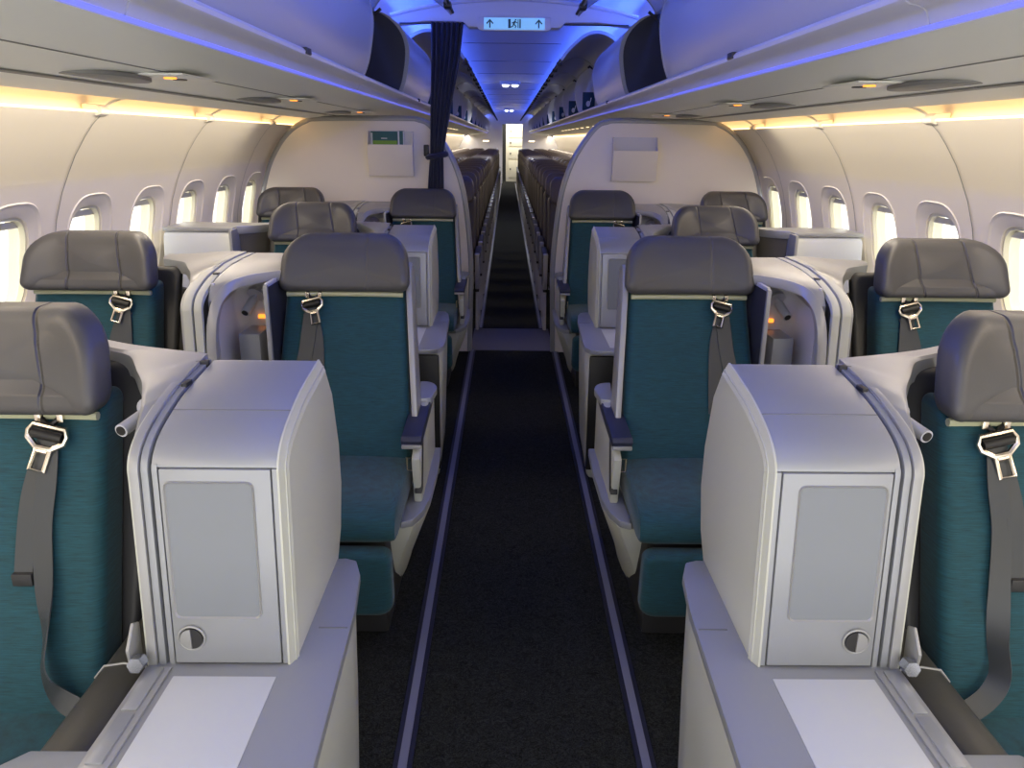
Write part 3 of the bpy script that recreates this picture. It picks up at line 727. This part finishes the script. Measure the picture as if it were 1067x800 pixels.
    slab(.385, .4065, .622, .9775, -.004, .03).build('front_post', M['silver'], t, bevel=.002)
    d = slab(.4095, .583, .624, .977, -.006, .012).build('door', M['silver'], t, bevel=.003)
    fr = MB(); pr = rrect(.142, .248, .012, .012, 4, cx=.5065, cz=.833); pi_ = rrect(.134, .240, .009, .009, 4, cx=.5065, cz=.833)
    fr.loft([[(q(a), fy(z)-.0062, z) for a, z in pr], [(q(a), fy(z)-.0095, z) for a, z in rrect(.139, .245, .011, .011, 4, cx=.5065, cz=.833)], [(q(a), fy(z)-.0062, z) for a, z in pi_]], cap=False)
    fr.build('panel_rim', M['silver2'], d)
    MB().loft([[(q(a), fy(z)-.0064, z) for a, z in pi_], [(q(a), fy(z)+.0, z) for a, z in pi_]]).build('door_panel', M['panelgrey'], d)
    lc = (q(.553), fy(.672)-.006, .672)
    la = MB(); la.tube([(lc[0]+.0225*math.cos(a), lc[1]-.001, lc[2]+.023*math.sin(a)) for a in (2*PI*k/28 for k in range(28))], .0022, 8, closed=True)
    lt = la.build('latch', M['silver2'], d)
    MB().prism([(lc[0]+.0195*math.cos(a), lc[2]+.0195*math.sin(a)) for a in (2*PI*k/28 for k in range(28))], 'y', lc[1]-.0035, lc[1]+.002).build('latch_hole', M['charcoal'], lt)
    MB().prism([(lc[0]+(-.0190 if s < 0 else .0190)*math.cos(a), lc[2]+.0190*math.sin(a)) for a in [-PI/2+PI*k/14 for k in range(15)]], 'y', lc[1]-.006, lc[1]-.001).build('latch_flap', M['silver2'], lt, bevel=.001)
    # curved guide rails on the seat side
    base = TPs
    band(MB(), s, Y, TF(.5865), TF(.5975), .003, [p for p in base if p[1] < .985], .02).build('inner_post', M['silver'], t, bevel=.002)
    band(MB(), s, Y, TF(.605), TF(.619), .004).build('guide_rail', M['silver'], t, bevel=.002)
    band(MB(), s, Y, TF(.6225), TF(.640), .008, None, .05).build('outer_rail', M['silver2'], t, bevel=.004)
    band(MB(), s, Y, TF(.640), TF(.646), .004, None, .06).build('edge_bead', M['cream'], t, bevel=.002)
    MB().box(*sorted((q(.603), q(.615))), Y-.105, Y-.075, 1.058, 1.066).build('rail_stop', M['charcoal'], t, bevel=.001)
    MB().box(*sorted((q(.60), q(.63))), Y+.0, Y+.012, 1.066, 1.079).build('rail_end', M['charcoal'], t, bevel=.001)
    # aisle-side panel with chamfered trim
    sp = offs(TPs, .010)
    MB().prism([(Y+y, z) for y, z in sp+[(.03, 1.062)]+rear], 'x', *sorted((q(.372), q(.392)))).build('side_panel', M['cream'], t, bevel=.004)
    rg = []
    for (p, po, pi2) in zip(TPs, offs(TPs, -.004), offs(TPs, .020)):
        rg.append([(q(.392), Y+po[0], po[1]), (q(.386), Y+po[0], po[1]), (q(.369), Y+pi2[0], pi2[1]), (q(.392), Y+pi2[0], pi2[1])])
    MB().loft(rg).build('edge_trim', M['cream'], t)
    # hinge bracket at the rail foot
    br = MB().prism([(Y-.34, .625), (Y-.30, .625), (Y-.295, .69), (Y-.315, .70), (Y-.345, .665)], 'x', *sorted((q(.664), q(.672)))).build('hinge_bracket', M['silver2'], t, bevel=.003)
    MB().disc((q(.648), Y-.335, .640), (0, -1, .2), .014, .022, 6).build('hinge_bolt', M['chrome'], br)
    # wing around the seat: pale top plate over a dark lining
    fl2 = wing(t, s, Y, .638, .96, [(.92, .17), (.83, .118), (.72, .075), (.646, .05), (.638, .03), (.638, -.05), (.638, -.12), (.638, -.20), (.638, -.265)], 'wing_top')
    wl = fl2
    MB().prism([(q(a-.006), Y+y+.012) for a, y in wl]+[(q(a-.012), Y+y+.028) for a, y in wl[::-1]], 'z', .50, .975).build('wing_lining', M['wing'], t)
    lamp(t, (s*.715, Y-.06, 1.0), (s*.735, Y-.145, .988), .0125)
    return t
for s in (-1, 1):
    a = make_aisle_console(s, RT1, 'tall silver cabinet console nearest the camera, %s of the aisle' % SIDE[s])
    dup(a, (s*.5, RT1+PIT, 0), 'silver cabinet console farther back on the %s, in front of the last row' % SIDE[s])

def make_center_console(s, Y, label):
    q = lambda a: s*a
    t = thing('center_console', (s*1.0, Y, 0), label, 'console', 'consoles between paired seats')
    MB().prism([(q(a), Y+y) for a, y in ((.86, .2), (.85, -.60), (.88, -.66), (1.15, -.66), (1.18, -.60), (1.18, .2))], 'z', 0, .60).build('lower_body', M['cream'], t, bevel=.006)
    MB().prism([(q(a), Y+y) for a, y in ((.845, .2), (.84, -.61), (.875, -.675), (1.155, -.675), (1.19, -.61), (1.19, .2))], 'z', .60, .62).build('table_top', M['silver'], t, bevel=.004)
    TC = TPs+[(.15, 1.075), (.28, 1.075)]
    core = offs(TC, .012)+[(.28, .95), (.12, .62)]
    MB().prism([(Y+y, z) for y, z in core], 'x', *sorted((q(.992), q(1.06)))).build('rail_core', M['black'], t)
    for a0, a1, o, m, nm in ((.998, 1.022, .004, 'cream', 'guide_rail'), (1.028, 1.056, .008, 'cream', 'outer_rail'), (1.056, 1.064, .004, 'silver2', 'edge_bead')):
        band(MB(), s, Y, a0, a1, o, TC, .05).build(nm, M[m], t, bevel=.003)
    MB().box(*sorted((q(1.0), q(1.018))), Y-.11, Y-.09, 1.056, 1.064).build('rail_stop', M['charcoal'], t, bevel=.001)
    # cubby: curved shell open to the front
    arc_ = [(.825, -.19), (.825, .02), (.93, .02)]+[(.93+.055*math.sin(k*PI/12), -.035+.055*math.cos(k*PI/12)) for k in range(1, 7)]+[(.985, -.20)]
    inner = arc_
    outer = [(.815, -.19), (.815, .03), (.93, .03)]+[(.93+.063*math.sin(k*PI/12), -.035+.065*math.cos(k*PI/12)) for k in range(1, 7)]+[(.993, -.20)]
    MB().prism([(q(a), Y+y) for a, y in inner+outer[::-1]], 'z', .615, 1.045).build('cubby_shell', M['bin'], t)
    MB().box(*sorted((q(.812), q(.826))), Y-.205, Y-.185, .62, 1.04).build('cubby_post', M['silver2'], t, bevel=.003)
    # arched frame of the cubby running into the beam towards the aisle seat
    fp = smooth_path([(.978, -.312, .63), (.977, -.295, .86), (.970, -.265, .965), (.948, -.215, 1.022), (.905, -.16, 1.045), (.83, -.095, 1.052), (.76, -.045, 1.052), (.70, .0, 1.05)], 4)
    rings = []
    for i, p in enumerate(fp):
        a = Vector(fp[max(i-1, 0)]); b = Vector(fp[min(i+1, len(fp)-1)]); d = (b-a).normalized()
        n = Vector((1, 0, 0))*d.z-Vector((0, 0, 1))*d.x; n = n.normalized() if n.length > .01 else Vector((0, 0, 1))
        c = Vector(p); w = .016; bk = Vector((0, .03, 0))
        rings.append([(q(v.x), Y+v.y, v.z) for v in (c-n*w, c+n*w, c+n*w+bk, c-n*w+bk)])
    MB().loft(rings).build('cubby_frame', M['silver2'], t, bevel=.004)
    front = [(p[0], p[1]+.012, min(zprof(p[1]+.012)+.006, p[2]+.014)) for p in fp if p[2] > .965]
    rings = []
    for a, y, z in [(.992, front[0][1], front[0][2])]+front:
        mid = [(y+(.28-y)*k, zprof(y+(.28-y)*k)+.006) for k in (.06, .12, .2, .3, .45, .7)]
        rings.append([(q(a), Y+y, z)]+[(q(a), Y+v, max(w, z)) for v, w in mid]+[(q(a), Y+.28, 1.078), (q(a), Y+.28, 1.04), (q(a), Y+y, z-.03)])
    MB().loft(rings).build('top_plate', M['silver2'], t)
    bs = [(.811, -.215), (.810, -.10), (.80, -.065), (.76, -.035), (.70, .0)]
    MB().prism([(q(a), Y+y+.02) for a, y in bs]+[(q(a), Y+y+.035) for a, y in bs[::-1]], 'z', .45, 1.035).build('aisle_lining', M['navywing'], t)
    fs = wing(t, s, Y, 1.035, .84, [(1.29, .20), (1.21, .22), (1.12, .285), (1.05, .285), (1.035, .20), (1.035, .0), (1.035, -.1), (1.035, -.2), (1.035, -.265)], 'wing_top')
    wl = fs
    MB().prism([(q(a-.006), Y+y+.012) for a, y in wl]+[(q(a-.012), Y+y+.028) for a, y in wl[::-1]], 'z', .45, .975).build('window_lining', M['wing'], t)
    # small box and glow inside
    MB().box(*sorted((q(.868), q(.938))), Y-.15, Y-.01, .62, .865).build('stowage_box', M['silver'], t, bevel=.004)
    MB().box(*sorted((q(.893), q(.917))), Y+.008, Y+.019, .885, .897).build('courtesy_light', M['amber'], t)
    MB().box(*sorted((q(.835), q(.90))), Y+.014, Y+.019, .92, .99).build('socket_plate', M['psu'], t, bevel=.002)
    lamp(t, (q(.92), Y+.018, .968), (q(.938), Y-.065, .920), .0155)
    return t
for s in (-1, 1):
    a = make_center_console(s, RP1, 'pale console with open cubby and reading lamp between the %s paired seats' % SIDE[s])
    dup(a, (s*1.0, RP1+PIT, 0), 'pale cubby console between the last paired seats before the %s partition' % SIDE[s])

def make_window_console(s, Y):
    q = lambda a: s*a
    t = thing('window_console', (s*1.55, Y, 0), 'pale boxy console between the %s wall and the third-row single seat' % SIDE[s], 'console', 'window side consoles')
    pr = [(-.16, .62), (-.15, .90), (-.13, 1.02), (-.11, 1.045), (.10, 1.06), (.16, 1.0), (.16, .62)]
    MB().prism([(Y+y, z) for y, z in pr], 'x', *sorted((q(1.405), q(1.745)))).build('cabinet', M['inset'], t, bevel=.01)
    MB().box(*sorted((q(1.40), q(1.75))), Y-.118, Y+.14, 1.046, 1.068).build('cap', M['silver2'], t, bevel=.008)
    MB().box(*sorted((q(1.39), q(1.405))), Y-.17, Y+.12, .62, 1.06).build('front_post', M['silver2'], t, bevel=.003)
    MB().prism([(q(a), Y+y) for a, y in ((1.395, -.08), (1.395, .10), (1.27, .13), (1.24, .16), (1.24, .11), (1.30, .0))], 'z', 1.030, 1.070).build('wing_top', M['silver2'], t, bevel=.005)
    MB().prism([(q(a), Y+y) for a, y in ((1.392, -.06), (1.392, -.03), (1.30, .04), (1.25, .13), (1.25, .10), (1.29, .01))], 'z', .50, 1.031).build('wing_lining', M['wing'], t)
    MB().box(*sorted((q(1.32), q(1.70))), Y-.60, Y+.14, 0, .60).build('lower_body', M['cream'], t, bevel=.01)
    MB().box(*sorted((q(1.31), q(1.745))), Y-.62, Y+.15, .60, .62).build('table_top', M['silver'], t, bevel=.004)
for s in (-1, 1): make_window_console(s, RT1+PIT)

# ------------------------------------------------------------------ economy seats
def make_eco(s, ac, Y, label, pos):
    ox = s*ac
    t = thing('economy_seat', (ox, Y, 0), label, 'seat', 'brown economy seats')
    by = lambda z: -.13+(z-.45)*.20
    puff(rrect(.43, .62, .06, .03, 4, cx=ox, cz=.76), Y-.02, Y+.08, .03, lambda x, y, z: (x, y+by(z), z), .01, 3).build('backrest', M['ecol'], t)
    puff(rrect(.40, .22, .075, .05, 5, cx=ox, cz=1.10), Y-.045, Y+.06, .03, lambda x, y, z: (x, y+by(z)-.03*abs((x-ox)/.2)**3, z), .01, 3).build('headrest', M['ecol2'], t)
    prof = [(-.10, .34), (-.10, .44), (-.35, .46), (-.50, .455), (-.545, .42), (-.53, .36)]
    MB().prism([(Y+y, z) for y, z in prof], 'x', ox-.215, ox+.215).build('seat_cushion', M['ecol'], t, bevel=.025, seg=2)
    fr = MB(); fr.box(ox-.20, ox+.20, Y-.48, Y-.44, .29, .335); fr.box(ox-.20, ox+.20, Y-.12, Y-.08, .29, .335)
    fr.box(ox-.02, ox+.02, Y-.46, Y-.42, 0, .30); fr.box(ox-.02, ox+.02, Y-.14, Y-.10, 0, .30); fr.build('leg_frame', M['ecometal'], t)
    if pos == 'aisle':
        X = s*.272
        MB().prism([(Y-.44, .60), (Y-.43, .625), (Y-.05, .645), (Y-.03, .61), (Y-.40, .59)], 'x', X-.022, X+.022).build('armrest', M['charcoal'], t, bevel=.006)
        MB().prism([(Y-.40, .592), (Y-.30, .60), (Y-.20, .60), (Y-.06, .61), (Y-.04, .33), (Y-.30, .30), (Y-.36, .36)], 'x', X-.010, X+.010).build('side_panel', M['charcoal'], t, bevel=.008)
        lg = MB(); lg.tube([(X, Y-.40, .32), (X, Y-.47, .03), (X, Y-.30, .03), (X, Y-.10, .05), (X, Y-.07, .32)], .014, 8); lg.build('side_leg', M['ecometal'], t)
        MB().prism([(Y-.45, .63), (Y-.40, .635), (Y-.36, .36), (Y-.40, .34)], 'x', X-.018, X+.018).build('arm_post', M['ecometal'], t, bevel=.008)
    else:
        X = ox-s*.235
        MB().prism([(Y-.44, .60), (Y-.43, .625), (Y-.05, .645), (Y-.03, .61), (Y-.40, .59)], 'x', X-.02, X+.02).build('armrest', M['charcoal'], t, bevel=.006)
    return t
ER, EP, EN = 6.62, .765, 27
for s in (-1, 1):
    for pos, ac in (('aisle', .515), ('middle', .99), ('window', 1.465)):
        first = None
        for i in range(EN):
            lb = 'brown leather economy %s seat %s of the aisle, %s row behind the partition' % (pos, SIDE[s], ORD[i])
            if first is None: first = make_eco(s, ac, ER, lb, pos)
            else: dup(first, (s*ac, ER+EP*i, 0), lb)

# ------------------------------------------------------------------ light
def area(name, loc, direction, sx, sy, energy, col):
    l = bpy.data.lights.new(name, 'AREA'); l.shape = 'RECTANGLE'; l.size = sx; l.size_y = sy; l.energy = energy; l.color = col
    o = bpy.data.objects.new(name, l); C.objects.link(o); o.location = loc
    o.rotation_euler = Vector(direction).to_track_quat('-Z', 'Y').to_euler()
    return o
for s in (-1, 1):
    l = area('blue_cove_light', (s*.90, (YEND+Y0)/2, 2.32), (-s, 0, .12), .06, YEND-Y0, 155, (.05, .13, 1.0))
    # long axis along the cabin
    z = Vector((-s, 0, .12)).normalized(); y = Vector((0, 1, 0)); x = y.cross(-z)
    l.rotation_euler = Matrix((x, y, -z)).transposed().to_euler()
for s in (-1, 1):
    for ya, yb, e in ((Y0, 4.9, 18), (6.4, YEND, 120)):  # added warm fill along both side walls, offsets the blue ceiling light
        l = area('sidewall_fill', (s*1.42, (ya+yb)/2, 1.60), (s*.12, 0, -1), .05, yb-ya, e, (1, .88, .70))
        z = Vector((s*.12, 0, -1)).normalized(); y = Vector((0, 1, 0)); x = y.cross(-z)
        l.rotation_euler = Matrix((x, y, -z)).transposed().to_euler()
for y in (14.2, 26.5):
    for x in (-.08, .08):
        l = bpy.data.lights.new('ceiling_spot', 'SPOT'); l.energy = 45; l.spot_size = math.radians(150); l.spot_blend = .6; l.shadow_soft_size = .04; l.color = (.93, .95, 1)
        o = bpy.data.objects.new('ceiling_spot', l); C.objects.link(o); o.location = (x, y-.02, 2.35)
area('galley_light', (.1, YEND+.7, 2.2), (0, .2, -1), .8, .5, 18, (1, .93, .78))

w = bpy.data.worlds.new('daylight'); bpy.context.scene.world = w; w.use_nodes = True
w.node_tree.nodes['Background'].inputs[0].default_value = (1.0, .965, .90, 1); w.node_tree.nodes['Background'].inputs[1].default_value = 2.15

# ------------------------------------------------------------------ camera
F = 810.0
VPX, VPY, ROLL = 529-533.5, 400-145, math.radians(.45)
Yc = Vector((VPX, VPY, -F)).normalized()
u0 = Vector((math.sin(ROLL), math.cos(ROLL), 0)); Zc = (u0-Yc*u0.dot(Yc)).normalized(); Xc = Yc.cross(Zc)
R = Matrix((Xc, Yc, Zc))
cam = bpy.data.cameras.new('camera'); co = bpy.data.objects.new('camera', cam); C.objects.link(co)
co.matrix_world = Matrix.Translation((-.037, 0, 1.5)) @ R.to_4x4()
cam.sensor_width = 36; cam.lens = F/1067*36; cam.clip_start = .02; cam.clip_end = 200
sc = bpy.context.scene; sc.camera = co
sc.view_settings.view_transform = 'Standard'; sc.view_settings.look = 'None'; sc.view_settings.gamma = 1; sc.view_settings.exposure = .22
sc.view_settings.use_curve_mapping = False
sc.cycles.max_bounces = 8; sc.cycles.diffuse_bounces = 5; sc.cycles.transparent_max_bounces = 12
